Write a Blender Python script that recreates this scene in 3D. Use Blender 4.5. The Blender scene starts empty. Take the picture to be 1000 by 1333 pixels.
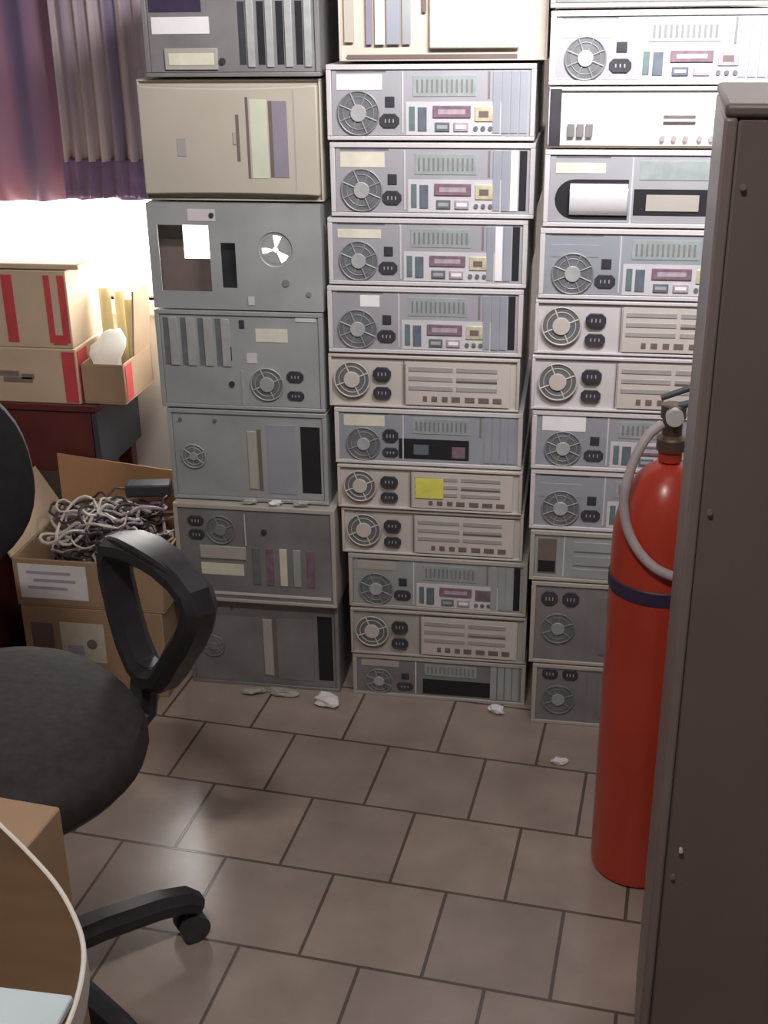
import bpy, bmesh, math, random
from mathutils import Vector, Matrix
random.seed(7)
PI = math.pi
scn = bpy.context.scene
COL = scn.collection

# ------------------------------------------------------------------ materials
def mat(name, col, rough=.5, metal=0.0, noise=.12, scale=14, bump=0.0, spec=.5, noise2=None, stretch=None):
    m = bpy.data.materials.new(name); m.use_nodes = True
    nt = m.node_tree; b = nt.nodes['Principled BSDF']
    b.inputs['Roughness'].default_value = rough
    b.inputs['Metallic'].default_value = metal
    b.inputs['Specular IOR Level'].default_value = spec
    tc = nt.nodes.new('ShaderNodeTexCoord')
    mp = nt.nodes.new('ShaderNodeMapping')
    nt.links.new(tc.outputs['Object'], mp.inputs['Vector'])
    if stretch: mp.inputs['Scale'].default_value = stretch
    nz = nt.nodes.new('ShaderNodeTexNoise'); nz.inputs['Scale'].default_value = scale
    nz.inputs['Detail'].default_value = 5
    nt.links.new(mp.outputs['Vector'], nz.inputs['Vector'])
    rp = nt.nodes.new('ShaderNodeValToRGB')
    e = rp.color_ramp.elements
    e[0].position = .3; e[1].position = .7
    lo = [max(0, c*(1-noise)) for c in col]; hi = [min(1, c*(1+noise)) for c in col]
    if noise2: lo = noise2
    e[0].color = (*lo, 1); e[1].color = (*hi, 1)
    nt.links.new(nz.outputs['Fac'], rp.inputs['Fac'])
    nt.links.new(rp.outputs['Color'], b.inputs['Base Color'])
    if bump:
        bp = nt.nodes.new('ShaderNodeBump'); bp.inputs['Strength'].default_value = bump; bp.inputs['Distance'].default_value = .004
        nt.links.new(nz.outputs['Fac'], bp.inputs['Height']); nt.links.new(bp.outputs['Normal'], b.inputs['Normal'])
    return m

M = {}
M['silver']   = mat('silver_panel', (.50,.50,.54), .42, .35, .10, 9)
M['silverblue'] = mat('silver_blue_panel', (.43,.465,.52), .42, .35, .10, 9)
M['steel']    = mat('zinc_steel', (.40,.425,.42), .5, .2, .14, 8)
M['steeldark']= mat('zinc_steel_dark', (.25,.243,.243), .5, .2, .18, 10)  # darker steel; on the lowest units its tone stands in for shade
M['bright']   = mat('bright_steel', (.80,.80,.82), .3, .3, .05, 20)
M['shell']    = mat('light_grey_cover', (.62,.60,.60), .5, 0, .06, 10)
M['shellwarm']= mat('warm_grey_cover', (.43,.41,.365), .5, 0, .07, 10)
M['beige']    = mat('beige_plastic', (.50,.465,.385), .5, 0, .05, 8)
M['cream']    = mat('cream_plastic', (.64,.59,.50), .5, 0, .05, 8)
M['beigemetal']= mat('beige_painted_steel', (.58,.54,.49), .5, 0, .06, 10)
M['white']    = mat('white_paper', (.85,.84,.84), .7, 0, .04, 30)
M['whitecase']= mat('white_painted_steel', (.84,.825,.80), .4, 0, .04, 10)
M['creampaper']= mat('cream_paper', (.70,.68,.55), .7, 0, .08, 30)
M['yellow']   = mat('yellow_paper', (.72,.70,.12), .7, 0, .12, 30)
M['dark']     = mat('dark_plastic', (.045,.045,.055), .45, 0, .2, 30)
M['black']    = mat('black_cavity', (.012,.012,.015), .7, 0, .2, 20)
M['grille']   = mat('fan_plastic', (.16,.17,.18), .5, .1, .2, 40)
M['greymesh'] = mat('fan_wire', (.28,.29,.30), .5, .2, .1, 40)
M['hub']      = mat('fan_hub_metal', (.45,.46,.46), .45, .2, .1, 40)
M['slate']    = mat('slate_slot', (.13,.16,.19), .5, 0, .2, 30)
M['teal']     = mat('teal_port', (.14,.20,.20), .5, 0, .2, 40)
M['maroonport']= mat('maroon_port', (.21,.14,.175), .5, 0, .25, 60)
M['pinkport'] = mat('pink_port', (.42,.35,.40), .5, 0, .2, 60)
M['gold']     = mat('yellow_port', (.55,.51,.35), .5, 0, .2, 60)
M['violet']   = mat('violet_grey_bay', (.27,.25,.30), .5, 0, .08, 20)
M['greenwhite']= mat('pale_green_bay', (.62,.66,.52), .5, 0, .06, 20)
M['groove']   = mat('brown_groove', (.17,.13,.115), .6, 0, .1, 20)
M['greypanel']= mat('grey_slot_cover', (.40,.385,.37), .5, .1, .08, 20)
M['ventgreen']= mat('grey_green_vent', (.36,.42,.41), .5, .2, .12, 50)
M['red']      = mat('red_enamel', (.52,.055,.03), .28, 0, .08, 6, 0, .5)
M['strap']    = mat('dark_purple_strap', (.045,.03,.07), .5, 0, .2, 20)
M['hose']     = mat('grey_hose', (.50,.44,.45), .5, 0, .1, 30)
M['brass']    = mat('dull_brass', (.20,.15,.11), .4, .7, .15, 30)
M['cabinet']  = mat('brown_grey_enamel', (.145,.115,.108), .45, 0, .10, 5)
M['cabtrim']  = mat('brown_edge_enamel', (.20,.16,.152), .4, 0, .10, 6)
M['chairplastic'] = mat('black_chair_plastic', (.030,.028,.034), .42, 0, .2, 30)
M['fabric']   = mat('dark_brown_upholstery', (.034,.028,.026), .75, 0, .25, 60, .25)
M['backfabric'] = mat('black_upholstery', (.016,.017,.021), .8, 0, .2, 60, .2)
M['chrome']   = mat('grey_metal', (.45,.42,.43), .3, .8, .1, 20)
M['cardboard']= mat('cardboard', (.40,.27,.165), .8, 0, .10, 8)
M['cardboardlight']= mat('light_cardboard', (.52,.40,.28), .8, 0, .09, 8)
M['cardboardorange']= mat('orange_cardboard', (.42,.23,.11), .8, 0, .1, 8)
M['redprint'] = mat('red_print', (.52,.06,.06), .7, 0, .1, 30)
M['greyprint']= mat('grey_print', (.22,.17,.14), .7, 0, .2, 30)
M['lilac']    = mat('lilac_print', (.46,.42,.54), .7, 0, .1, 30)
M['maroon']   = mat('maroon_wood', (.11,.022,.02), .45, 0, .25, 9)
M['tableedge']= mat('dark_grey_edge', (.05,.05,.065), .5, 0, .15, 12)
M['deskwood'] = mat('brown_laminate', (.105,.058,.026), .45, 0, .16, 6, 0, .4, None, (1,6,1))
M['edgeband'] = mat('white_edge_band', (.75,.72,.66), .5, 0, .04, 20)
M['paleblue'] = mat('pale_blue_card', (.58,.68,.72), .6, 0, .04, 20)
M['wall']     = mat('cream_wall_paint', (.66,.63,.60), .8, 0, .05, 3, .05)
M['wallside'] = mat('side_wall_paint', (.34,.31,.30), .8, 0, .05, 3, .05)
M['ceiling']  = mat('ceiling_paint', (.45,.43,.42), .9, 0, .03, 3)
M['frame']    = mat('white_window_frame', (.85,.83,.80), .5, 0, .03, 10)
M['cablelight']= mat('pale_cable', (.55,.50,.47), .5, 0, .1, 20)
M['cabledark']= mat('dark_cable', (.05,.04,.04), .5, 0, .1, 20)
M['cablelilac']= mat('lilac_cable', (.42,.34,.44), .5, 0, .1, 20)
M['bag']     = mat('white_plastic_film', (.88,.88,.86), .5, 0, .03, 20)
M['roll']     = mat('cream_roll_paper', (.78,.72,.52), .7, 0, .06, 20)

def translucent(m, k):
    nt = m.node_tree; b = nt.nodes['Principled BSDF']; out = nt.nodes['Material Output']
    src = b.inputs['Base Color'].links[0].from_socket
    tr = nt.nodes.new('ShaderNodeBsdfTranslucent'); mx = nt.nodes.new('ShaderNodeMixShader'); mx.inputs[0].default_value = k
    nt.links.new(src, tr.inputs['Color']); nt.links.new(b.outputs[0], mx.inputs[1]); nt.links.new(tr.outputs[0], mx.inputs[2]); nt.links.new(mx.outputs[0], out.inputs['Surface'])
translucent(M['bag'], .7); translucent(M['roll'], .4)
def curtain_mat(name, c1, c2, c3, sx):
    m = bpy.data.materials.new(name); m.use_nodes = True
    nt = m.node_tree; b = nt.nodes['Principled BSDF']; b.inputs['Roughness'].default_value = .9
    tc = nt.nodes.new('ShaderNodeTexCoord'); mp = nt.nodes.new('ShaderNodeMapping')
    mp.inputs['Scale'].default_value = (sx, .5, .6)
    nt.links.new(tc.outputs['Object'], mp.inputs['Vector'])
    nz = nt.nodes.new('ShaderNodeTexNoise'); nz.inputs['Scale'].default_value = 1.0; nz.inputs['Detail'].default_value = 3
    nt.links.new(mp.outputs['Vector'], nz.inputs['Vector'])
    rp = nt.nodes.new('ShaderNodeValToRGB'); e = rp.color_ramp.elements
    e[0].position = .36; e[0].color = (*c1, 1); e[1].position = .66; e[1].color = (*c3, 1)
    k = rp.color_ramp.elements.new(.5); k.color = (*c2, 1)
    nt.links.new(nz.outputs['Fac'], rp.inputs['Fac']); nt.links.new(rp.outputs['Color'], b.inputs['Base Color'])
    out = nt.nodes['Material Output']; tr = nt.nodes.new('ShaderNodeBsdfTranslucent'); mx = nt.nodes.new('ShaderNodeMixShader'); mx.inputs[0].default_value = .12
    nt.links.new(rp.outputs['Color'], tr.inputs['Color']); nt.links.new(b.outputs[0], mx.inputs[1]); nt.links.new(tr.outputs[0], mx.inputs[2]); nt.links.new(mx.outputs[0], out.inputs['Surface'])
    return m
M['curtain'] = curtain_mat('plum_curtain_cloth', (.17,.13,.22), (.25,.145,.21), (.32,.14,.18), 9)
M['stripes'] = curtain_mat('striped_curtain_cloth', (.20,.17,.25), (.36,.29,.34), (.50,.42,.43), 38)
M['hem']     = mat('dark_plum_hem', (.17,.11,.21), .9, 0, .2, 20)

# floor tiles: running bond, 20 cm
TILE, TYAW = .2000, -.0854
def floor_mat():
    m = bpy.data.materials.new('beige_floor_tiles'); m.use_nodes = True
    nt = m.node_tree; b = nt.nodes['Principled BSDF']
    tc = nt.nodes.new('ShaderNodeTexCoord')
    # coordinates along the tile rows, shifted so that joints fall where they lie in the room
    mp = nt.nodes.new('ShaderNodeMapping'); mp.vector_type = 'TEXTURE'
    mp.inputs['Rotation'].default_value = (0, 0, TYAW)
    off = nt.nodes.new('ShaderNodeVectorMath'); off.operation = 'ADD'
    off.inputs[1].default_value = (.911+8.0, -1.997+4.0, 0)
    nt.links.new(tc.outputs['Object'], mp.inputs['Vector']); nt.links.new(mp.outputs['Vector'], off.inputs[0])
    br = nt.nodes.new('ShaderNodeTexBrick')
    br.offset = .5; br.offset_frequency = 2; br.squash = 1
    br.inputs['Scale'].default_value = 1
    br.inputs['Brick Width'].default_value = TILE; br.inputs['Row Height'].default_value = TILE
    br.inputs['Mortar Size'].default_value = .0032; br.inputs['Mortar Smooth'].default_value = .25
    br.inputs['Bias'].default_value = 0
    br.inputs['Color1'].default_value = (.36,.305,.265,1); br.inputs['Color2'].default_value = (.42,.35,.30,1)
    br.inputs['Mortar'].default_value = (.12,.092,.078,1)
    nt.links.new(off.outputs[0], br.inputs['Vector'])
    nz = nt.nodes.new('ShaderNodeTexNoise'); nz.inputs['Scale'].default_value = 9; nz.inputs['Detail'].default_value = 6
    nt.links.new(tc.outputs['Object'], nz.inputs['Vector'])
    rp = nt.nodes.new('ShaderNodeValToRGB'); rp.color_ramp.elements[0].position=.3; rp.color_ramp.elements[1].position=.72
    rp.color_ramp.elements[0].color = (.80,.78,.77,1); rp.color_ramp.elements[1].color = (1.08,1.06,1.04,1)
    nt.links.new(nz.outputs['Fac'], rp.inputs['Fac'])
    mx = nt.nodes.new('ShaderNodeMix'); mx.data_type = 'RGBA'; mx.blend_type = 'MULTIPLY'; mx.inputs['Factor'].default_value = 1
    nt.links.new(br.outputs['Color'], mx.inputs['A']); nt.links.new(rp.outputs['Color'], mx.inputs['B'])
    nt.links.new(mx.outputs['Result'], b.inputs['Base Color'])
    b.inputs['Roughness'].default_value = .24
    bp = nt.nodes.new('ShaderNodeBump'); bp.inputs['Strength'].default_value = .4; bp.inputs['Distance'].default_value = .002; bp.invert = True
    nt.links.new(br.outputs['Fac'], bp.inputs['Height']); nt.links.new(bp.outputs['Normal'], b.inputs['Normal'])
    return m
M['floor'] = floor_mat()
def glass_mat():
    m = bpy.data.materials.new('window_glass'); m.use_nodes = True
    nt = m.node_tree; out = nt.nodes['Material Output']; nt.nodes.remove(nt.nodes['Principled BSDF'])
    t = nt.nodes.new('ShaderNodeBsdfTransparent'); g = nt.nodes.new('ShaderNodeBsdfGlossy'); g.inputs['Roughness'].default_value = .03
    mx = nt.nodes.new('ShaderNodeMixShader'); mx.inputs[0].default_value = .05
    nt.links.new(t.outputs[0], mx.inputs[1]); nt.links.new(g.outputs[0], mx.inputs[2]); nt.links.new(mx.outputs[0], out.inputs['Surface'])
    return m
M['glass'] = glass_mat()
def emis(name, col, s):
    m = bpy.data.materials.new(name); m.use_nodes = True
    b = m.node_tree.nodes['Principled BSDF']; b.inputs['Emission Color'].default_value = (*col,1); b.inputs['Emission Strength'].default_value = s
    return m
M['tube'] = emis('fluorescent_tube', (1,.96,.95), 6)

# ------------------------------------------------------------------ mesh builder
class MB:
    def __init__(s): s.bm = bmesh.new()
    def box(s, x0, x1, y0, y1, z0, z1):
        vs = [s.bm.verts.new(p) for p in ((x0,y0,z0),(x1,y0,z0),(x1,y1,z0),(x0,y1,z0),(x0,y0,z1),(x1,y0,z1),(x1,y1,z1),(x0,y1,z1))]
        for f in ((0,3,2,1),(4,5,6,7),(0,1,5,4),(1,2,6,5),(2,3,7,6),(3,0,4,7)): s.bm.faces.new([vs[i] for i in f])
        return s
    def obox(s, c, size, mtx):
        n = len(s.bm.verts); x,y,z = [k/2 for k in size]
        s.box(-x,x,-y,y,-z,z); s.bm.verts.ensure_lookup_table()
        for v in s.bm.verts[n:]: v.co = Vector(c) + mtx @ v.co
        return s
    def cyl(s, c, axis, r, d, seg=24, r2=None):
        q = Vector((0,0,1)).rotation_difference(Vector(axis).normalized()).to_matrix().to_4x4()
        bmesh.ops.create_cone(s.bm, cap_ends=True, segments=seg, radius1=r, radius2=r if r2 is None else r2, depth=d, matrix=Matrix.Translation(c) @ q)
        return s
    def tube(s, path, r, seg=10, closed=False):
        path = [Vector(p) for p in path]; n = len(path); rings = []
        up = Vector((0,0,1)); prev = None
        for i, p in enumerate(path):
            if closed: t = path[(i+1)%n] - path[i-1]
            else: t = path[min(i+1,n-1)] - path[max(i-1,0)]
            t.normalize()
            if prev is None:
                a = t.cross(up)
                if a.length < 1e-3: a = t.cross(Vector((1,0,0)))
            else: a = prev - t*prev.dot(t)
            a.normalize(); prev = a; b = t.cross(a)
            rr = r[i] if isinstance(r, (list,tuple)) else r
            rings.append([s.bm.verts.new(p + (a*math.cos(k*2*PI/seg) + b*math.sin(k*2*PI/seg))*rr) for k in range(seg)])
        for i in range(n if closed else n-1):
            A, B = rings[i], rings[(i+1)%n]
            for k in range(seg): s.bm.faces.new((A[k], A[(k+1)%seg], B[(k+1)%seg], B[k]))
        if not closed: s.bm.faces.new(rings[0][::-1]); s.bm.faces.new(rings[-1])
        return s
    def sweep(s, path, nrm, w, t, closed=False):
        # rectangular section: w along nrm, t in the plane of the path; corners cut for a rounded look
        path = [Vector(p) for p in path]; n = len(path); nrm = Vector(nrm).normalized(); rings = []
        for i, p in enumerate(path):
            tg = (path[(i+1)%n] - path[i-1]) if closed else (path[min(i+1,n-1)] - path[max(i-1,0)])
            tg.normalize(); b = nrm.cross(tg).normalized()
            ti = t[i] if isinstance(t,(list,tuple)) else t; wi = w[i] if isinstance(w,(list,tuple)) else w
            c = .3*min(wi, ti)
            pts = [(-wi/2+c,-ti/2),(wi/2-c,-ti/2),(wi/2,-ti/2+c),(wi/2,ti/2-c),(wi/2-c,ti/2),(-wi/2+c,ti/2),(-wi/2,ti/2-c),(-wi/2,-ti/2+c)]
            rings.append([s.bm.verts.new(p + nrm*x + b*y) for x,y in pts])
        m = 8
        for i in range(n if closed else n-1):
            A, B = rings[i], rings[(i+1)%n]
            for k in range(m): s.bm.faces.new((A[k], A[(k+1)%m], B[(k+1)%m], B[k]))
        if not closed: s.bm.faces.new(rings[0][::-1]); s.bm.faces.new(rings[-1])
        return s
    def ring(s, c, axis, R, r, seg=28, sec=6):
        q = Vector((0,0,1)).rotation_difference(Vector(axis).normalized())
        c = Vector(c)
        return s.tube([c + q @ Vector((R*math.cos(k*2*PI/seg), R*math.sin(k*2*PI/seg), 0)) for k in range(seg)], r, sec, True)
    def lathe(s, prof, c=(0,0,0), seg=40):
        c = Vector(c); rings = []
        for r, z in prof:
            rings.append([s.bm.verts.new(c + Vector((r*math.cos(k*2*PI/seg), r*math.sin(k*2*PI/seg), z))) for k in range(seg)] if r > 1e-6 else [s.bm.verts.new(c+Vector((0,0,z)))])
        for A, B in zip(rings, rings[1:]):
            for k in range(seg):
                a = A[k%len(A)]; a2 = A[(k+1)%len(A)]; b = B[k%len(B)]; b2 = B[(k+1)%len(B)]
                vs = []
                for v in (a,a2,b2,b):
                    if v not in vs: vs.append(v)
                if len(vs) > 2: s.bm.faces.new(vs)
        return s
    def prism(s, poly, z0, z1):
        a = [s.bm.verts.new((x,y,z0)) for x,y in poly]; b = [s.bm.verts.new((x,y,z1)) for x,y in poly]; n = len(poly)
        s.bm.faces.new(a[::-1]); s.bm.faces.new(b)
        for i in range(n): s.bm.faces.new((a[i], a[(i+1)%n], b[(i+1)%n], b[i]))
        return s
    def build(s, name, m, parent=None, bevel=0, smooth=True, sub=0, seg=2):
        bmesh.ops.recalc_face_normals(s.bm, faces=s.bm.faces[:])
        if smooth:
            for f in s.bm.faces: f.smooth = True
            for e in s.bm.edges:
                if len(e.link_faces) == 2 and e.calc_face_angle(0) > .6: e.smooth = False
        me = bpy.data.meshes.new(name); s.bm.to_mesh(me); s.bm.free()
        me.materials.append(M[m] if isinstance(m, str) else m)
        o = bpy.data.objects.new(name, me); COL.objects.link(o)
        if parent: o.parent = parent
        if bevel:
            b = o.modifiers.new('bevel', 'BEVEL'); b.width = bevel; b.segments = seg; b.limit_method = 'ANGLE'; b.angle_limit = .6
        if sub:
            q = o.modifiers.new('subdivision', 'SUBSURF'); q.levels = q.render_levels = sub
        return o
def tag(o, label, cat, group=None, kind=None):
    o['label'] = label; o['category'] = cat
    if group: o['group'] = group
    if kind: o['kind'] = kind
    return o
def thing(name, label, cat, loc=(0,0,0), rz=0, group=None):
    o = bpy.data.objects.new(name, None); COL.objects.link(o)
    o.empty_display_size = .05; o.location = loc; o.rotation_euler = (0,0,rz)
    return tag(o, label, cat, group)
def struct(o): o['kind'] = 'structure'; return o

# ------------------------------------------------------------------ camera
H = 1.3991
def rotz(v, a): return Vector((v[0]*math.cos(a)-v[1]*math.sin(a), v[0]*math.sin(a)+v[1]*math.cos(a), v[2]))
p, r, yaw = .4032, -.0139, .1669
fw = Vector((0, math.cos(p), -math.sin(p))); up = Vector((0, math.sin(p), math.cos(p))); ri = Vector((1,0,0))
R_ = rotz(ri*math.cos(r) + up*math.sin(r), yaw); U_ = rotz(-ri*math.sin(r) + up*math.cos(r), yaw); F_ = rotz(fw, yaw)
cam = bpy.data.cameras.new('camera'); co = bpy.data.objects.new('camera', cam); COL.objects.link(co)
cam.sensor_fit = 'VERTICAL'; cam.sensor_height = 24; cam.lens = 1558.8/1333*24
cam.clip_start = .02
co.matrix_world = Matrix(((R_.x,U_.x,-F_.x,0),(R_.y,U_.y,-F_.y,0),(R_.z,U_.z,-F_.z,H),(0,0,0,1)))
scn.camera = co

# ------------------------------------------------------------------ room
XL, XR, YB, YF, ZC = -1.85, 1.35, 2.76, -1.7, 2.65
struct(MB().box(XL-.1, XR+.1, YF-.1, YB+.1, -.08, 0).build('floor', 'floor', smooth=False))
struct(MB().box(XL-.1, XR+.1, YF-.1, YB+.1, ZC, ZC+.08).build('ceiling', 'ceiling', smooth=False))
struct(MB().box(XL-.1, XL, YF-.1, YB+.1, 0, ZC).build('wall_left', 'wallside', smooth=False))
struct(MB().box(XR, XR+.1, YF-.1, YB+.1, 0, ZC).build('wall_right', 'wallside', smooth=False))
struct(MB().box(XL, XR, YF-.1, YF, 0, ZC).build('wall_front', 'wallside', smooth=False))
WX0, WX1, WZ0, WZ1 = -1.72, -.42, .735, 2.05
w = MB()
w.box(XL, XR, YB, YB+.1, 0, WZ0); w.box(XL, XR, YB, YB+.1, WZ1, ZC)
w.box(XL, WX0, YB, YB+.1, WZ0, WZ1); w.box(WX1, XR, YB, YB+.1, WZ0, WZ1)
struct(w.build('wall_back', 'wall', smooth=False))
win = bpy.data.objects.new('window_1', None); COL.objects.link(win); win.location = ((WX0+WX1)/2, YB, WZ0); struct(win)
hw, hh = (WX1-WX0)/2, WZ1-WZ0
f = MB()
f.box(-hw, hw, .03, .08, 0, .05).box(-hw, hw, .03, .08, hh-.05, hh).box(-hw, -hw+.05, .03, .08, .05, hh-.05).box(hw-.05, hw, .03, .08, .05, hh-.05)
f.build('window_frame', 'frame', win, .004)
for k in (.30,): MB().box(k-.02, k+.02, .035, .075, .05, hh-.05).build('window_mullion', 'frame', win, .003)
for a, b in ((-hw+.05, .28), (.32, hw-.05)): MB().box(a, b, .053, .057, .05, hh-.05).build('window_pane', 'glass', win)
MB().box(-hw-.03, hw, -.035, .03, -.03, 0).build('window_sill', 'frame', win, .004)

# ------------------------------------------------------------------ curtains
def curtain(name, x0, x1, z0, z1, y, amp, nf, m, label, ragged=0.0, seed=1):
    rnd = random.Random(seed); N = 90; K = 14
    bm = bmesh.new(); g = []
    ph = [rnd.uniform(0, 6.28) for _ in range(4)]
    for i in range(N+1):
        u = i/N; x = x0 + (x1-x0)*u
        dz = ragged*(.5*math.sin(9*u+ph[0]) + .5*math.sin(23*u+ph[1]))
        row = []
        for j in range(K+1):
            v = j/K
            a = amp*(1 - .35*v)
            yy = y + a*math.sin(2*PI*nf*u + .5*math.sin(7*u+ph[2]) + .25*math.sin(3*v+ph[3])) + .3*a*math.sin(2*PI*nf*2.3*u+ph[1])
            row.append(bm.verts.new((x, yy, (z0+dz)*(1-v) + z1*v)))
        g.append(row)
    for i in range(N):
        for j in range(K):
            f = bm.faces.new((g[i][j], g[i+1][j], g[i+1][j+1], g[i][j+1])); f.smooth = True
    me = bpy.data.meshes.new(name); bm.to_mesh(me); bm.free(); me.materials.append(M[m])
    o = bpy.data.objects.new(name, me); COL.objects.link(o)
    s = o.modifiers.new('cloth_thickness', 'SOLIDIFY'); s.thickness = .003
    return tag(o, label, 'curtain', 'window curtains') if label else o
curtain('curtain', -1.76, -.38, .985, 2.2, 2.695, .016, 13, 'curtain', 'dark plum window curtain hanging full width above the bright glass', .006, 3)
sc = thing('curtain', 'striped mauve curtain with dark hem in front of the plum one', 'curtain', (0,0,0), 0, 'window curtains')
q = curtain('striped_cloth', -1.165, -.86, 1.075, 2.15, 2.652, .007, 9, 'stripes', None, .002, 5); q.parent = sc
q = curtain('hem', -1.172, -.855, .995, 1.079, 2.652, .006, 9, 'hem', None, .003, 5); q.parent = sc
rod = thing('curtain_rod', 'grey rod above the window carrying both curtains', 'curtain rod', (-1.07, 2.67, 2.2))
MB().cyl((0,0,.012), (1,0,0), .012, 1.45, 14).build('rod', 'chrome', rod)
for k in (-.6, .6): MB().box(k-.01, k+.01, 0, .09, 0, .024).build('bracket', 'chrome', rod)

# ------------------------------------------------------------------ computers
D = 2.2224
class PC:
    def __init__(s, x0, x1, z0, z1, label, depth=.40, y=D, rz=0, group=None, shell='shell', panel='silver', lip=.009, hollow=False):
        s.w = x1-x0; s.h = z1-z0-.0012
        s.root = thing('desktop_computer', label, 'computer', ((x0+x1)/2, y, z0), rz, group)
        w, h = s.w, s.h; s.depth = depth
        if not hollow:
            m = MB().box(-w/2, w/2, .006, depth, 0, h)
            m.box(-w/2, w/2, 0, .006, h-lip, h).box(-w/2, w/2, 0, .006, 0, lip*.8)
            m.box(-w/2, -w/2+lip, 0, .006, lip*.8, h-lip).box(w/2-lip, w/2, 0, .006, lip*.8, h-lip)
            m.build('case', shell, s.root, .0012)
            if panel: MB().box(-w/2+lip+.001, w/2-lip-.001, .0035, .0062, lip*.8+.001, h-lip-.001).build('rear_panel', panel, s.root)
        s.y = .0035 if panel else 0
    def X(s, u): return -s.w/2 + u*s.w
    def Z(s, v): return s.h*(1-v)
    def rect(s, name, m, u0, u1, v0, v1, out=.0012, parent=None, bevel=0):
        return MB().box(s.X(u0), s.X(u1), s.y-out, s.y+.0012, s.Z(v1), s.Z(v0)).build(name, m, parent or s.root, bevel)
    def fan(s, u, v, rad, spokes=6, hub='hub', dark='grille', ring='greymesh', hubr=.38):
        c = (s.X(u), s.y-.0010, s.Z(v)); n = (0,1,0)
        f = MB().cyl(c, n, rad, .003, 32).build('fan', dark, s.root)
        g = MB()
        g.ring((c[0], s.y-.003, c[2]), n, rad*.97, .0016).ring((c[0], s.y-.003, c[2]), n, rad*.72, .0009)
        for k in range(spokes):
            a = k*2*PI/spokes + .4
            d = Vector((math.cos(a), 0, math.sin(a)))
            g.tube([Vector((c[0], s.y-.003, c[2])) + d*rad*.3, Vector((c[0], s.y-.003, c[2])) + d*rad], .0016, 6)
        g.build('fan_grille', ring, f)
        MB().cyl((c[0], s.y-.004, c[2]), n, rad*hubr, .004, 24).build('fan_hub', hub, f, .0008)
        return f
    def socket(s, u, v, w=.085, h=.19, m='dark', name='power_socket'):
        # a rounded dark inlet with a frame and three pins
        x, z = s.X(u), s.Z(v); a, b = w*s.w/2, h*s.h/2; c = min(a,b)*.6
        pts = [(x-a+c,z-b),(x+a-c,z-b),(x+a,z-b+c),(x+a,z+b-c),(x+a-c,z+b),(x-a+c,z+b),(x-a,z+b-c),(x-a,z-b+c)]
        bm = MB(); A = [bm.bm.verts.new((px, s.y-.003, pz)) for px,pz in pts]; B = [bm.bm.verts.new((px, s.y+.001, pz)) for px,pz in pts]
        bm.bm.faces.new(A); bm.bm.faces.new(B[::-1])
        for i in range(8): bm.bm.faces.new((A[i],A[(i+1)%8],B[(i+1)%8],B[i]))
        o = bm.build(name, m, s.root, .0008)
        p_ = MB()
        for k in (-.4, 0, .4): p_.box(x+k*a-.001, x+k*a+.001, s.y-.0036, s.y-.0028, z-b*.25, z+b*.25)
        p_.build('pins', 'hub', o)
        return o
    def dsub(s, name, m, u0, u1, v0, v1, pin='dark'):
        o = s.rect(name, m, u0, u1, v0, v1, .0035, None, .001)
        du, dv = (u1-u0)*.14, (v1-v0)*.3
        MB().box(s.X(u0+du), s.X(u1-du), s.y-.0042, s.y-.003, s.Z(v1-dv), s.Z(v0+dv)).build('contacts', pin, o)
        return o

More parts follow.
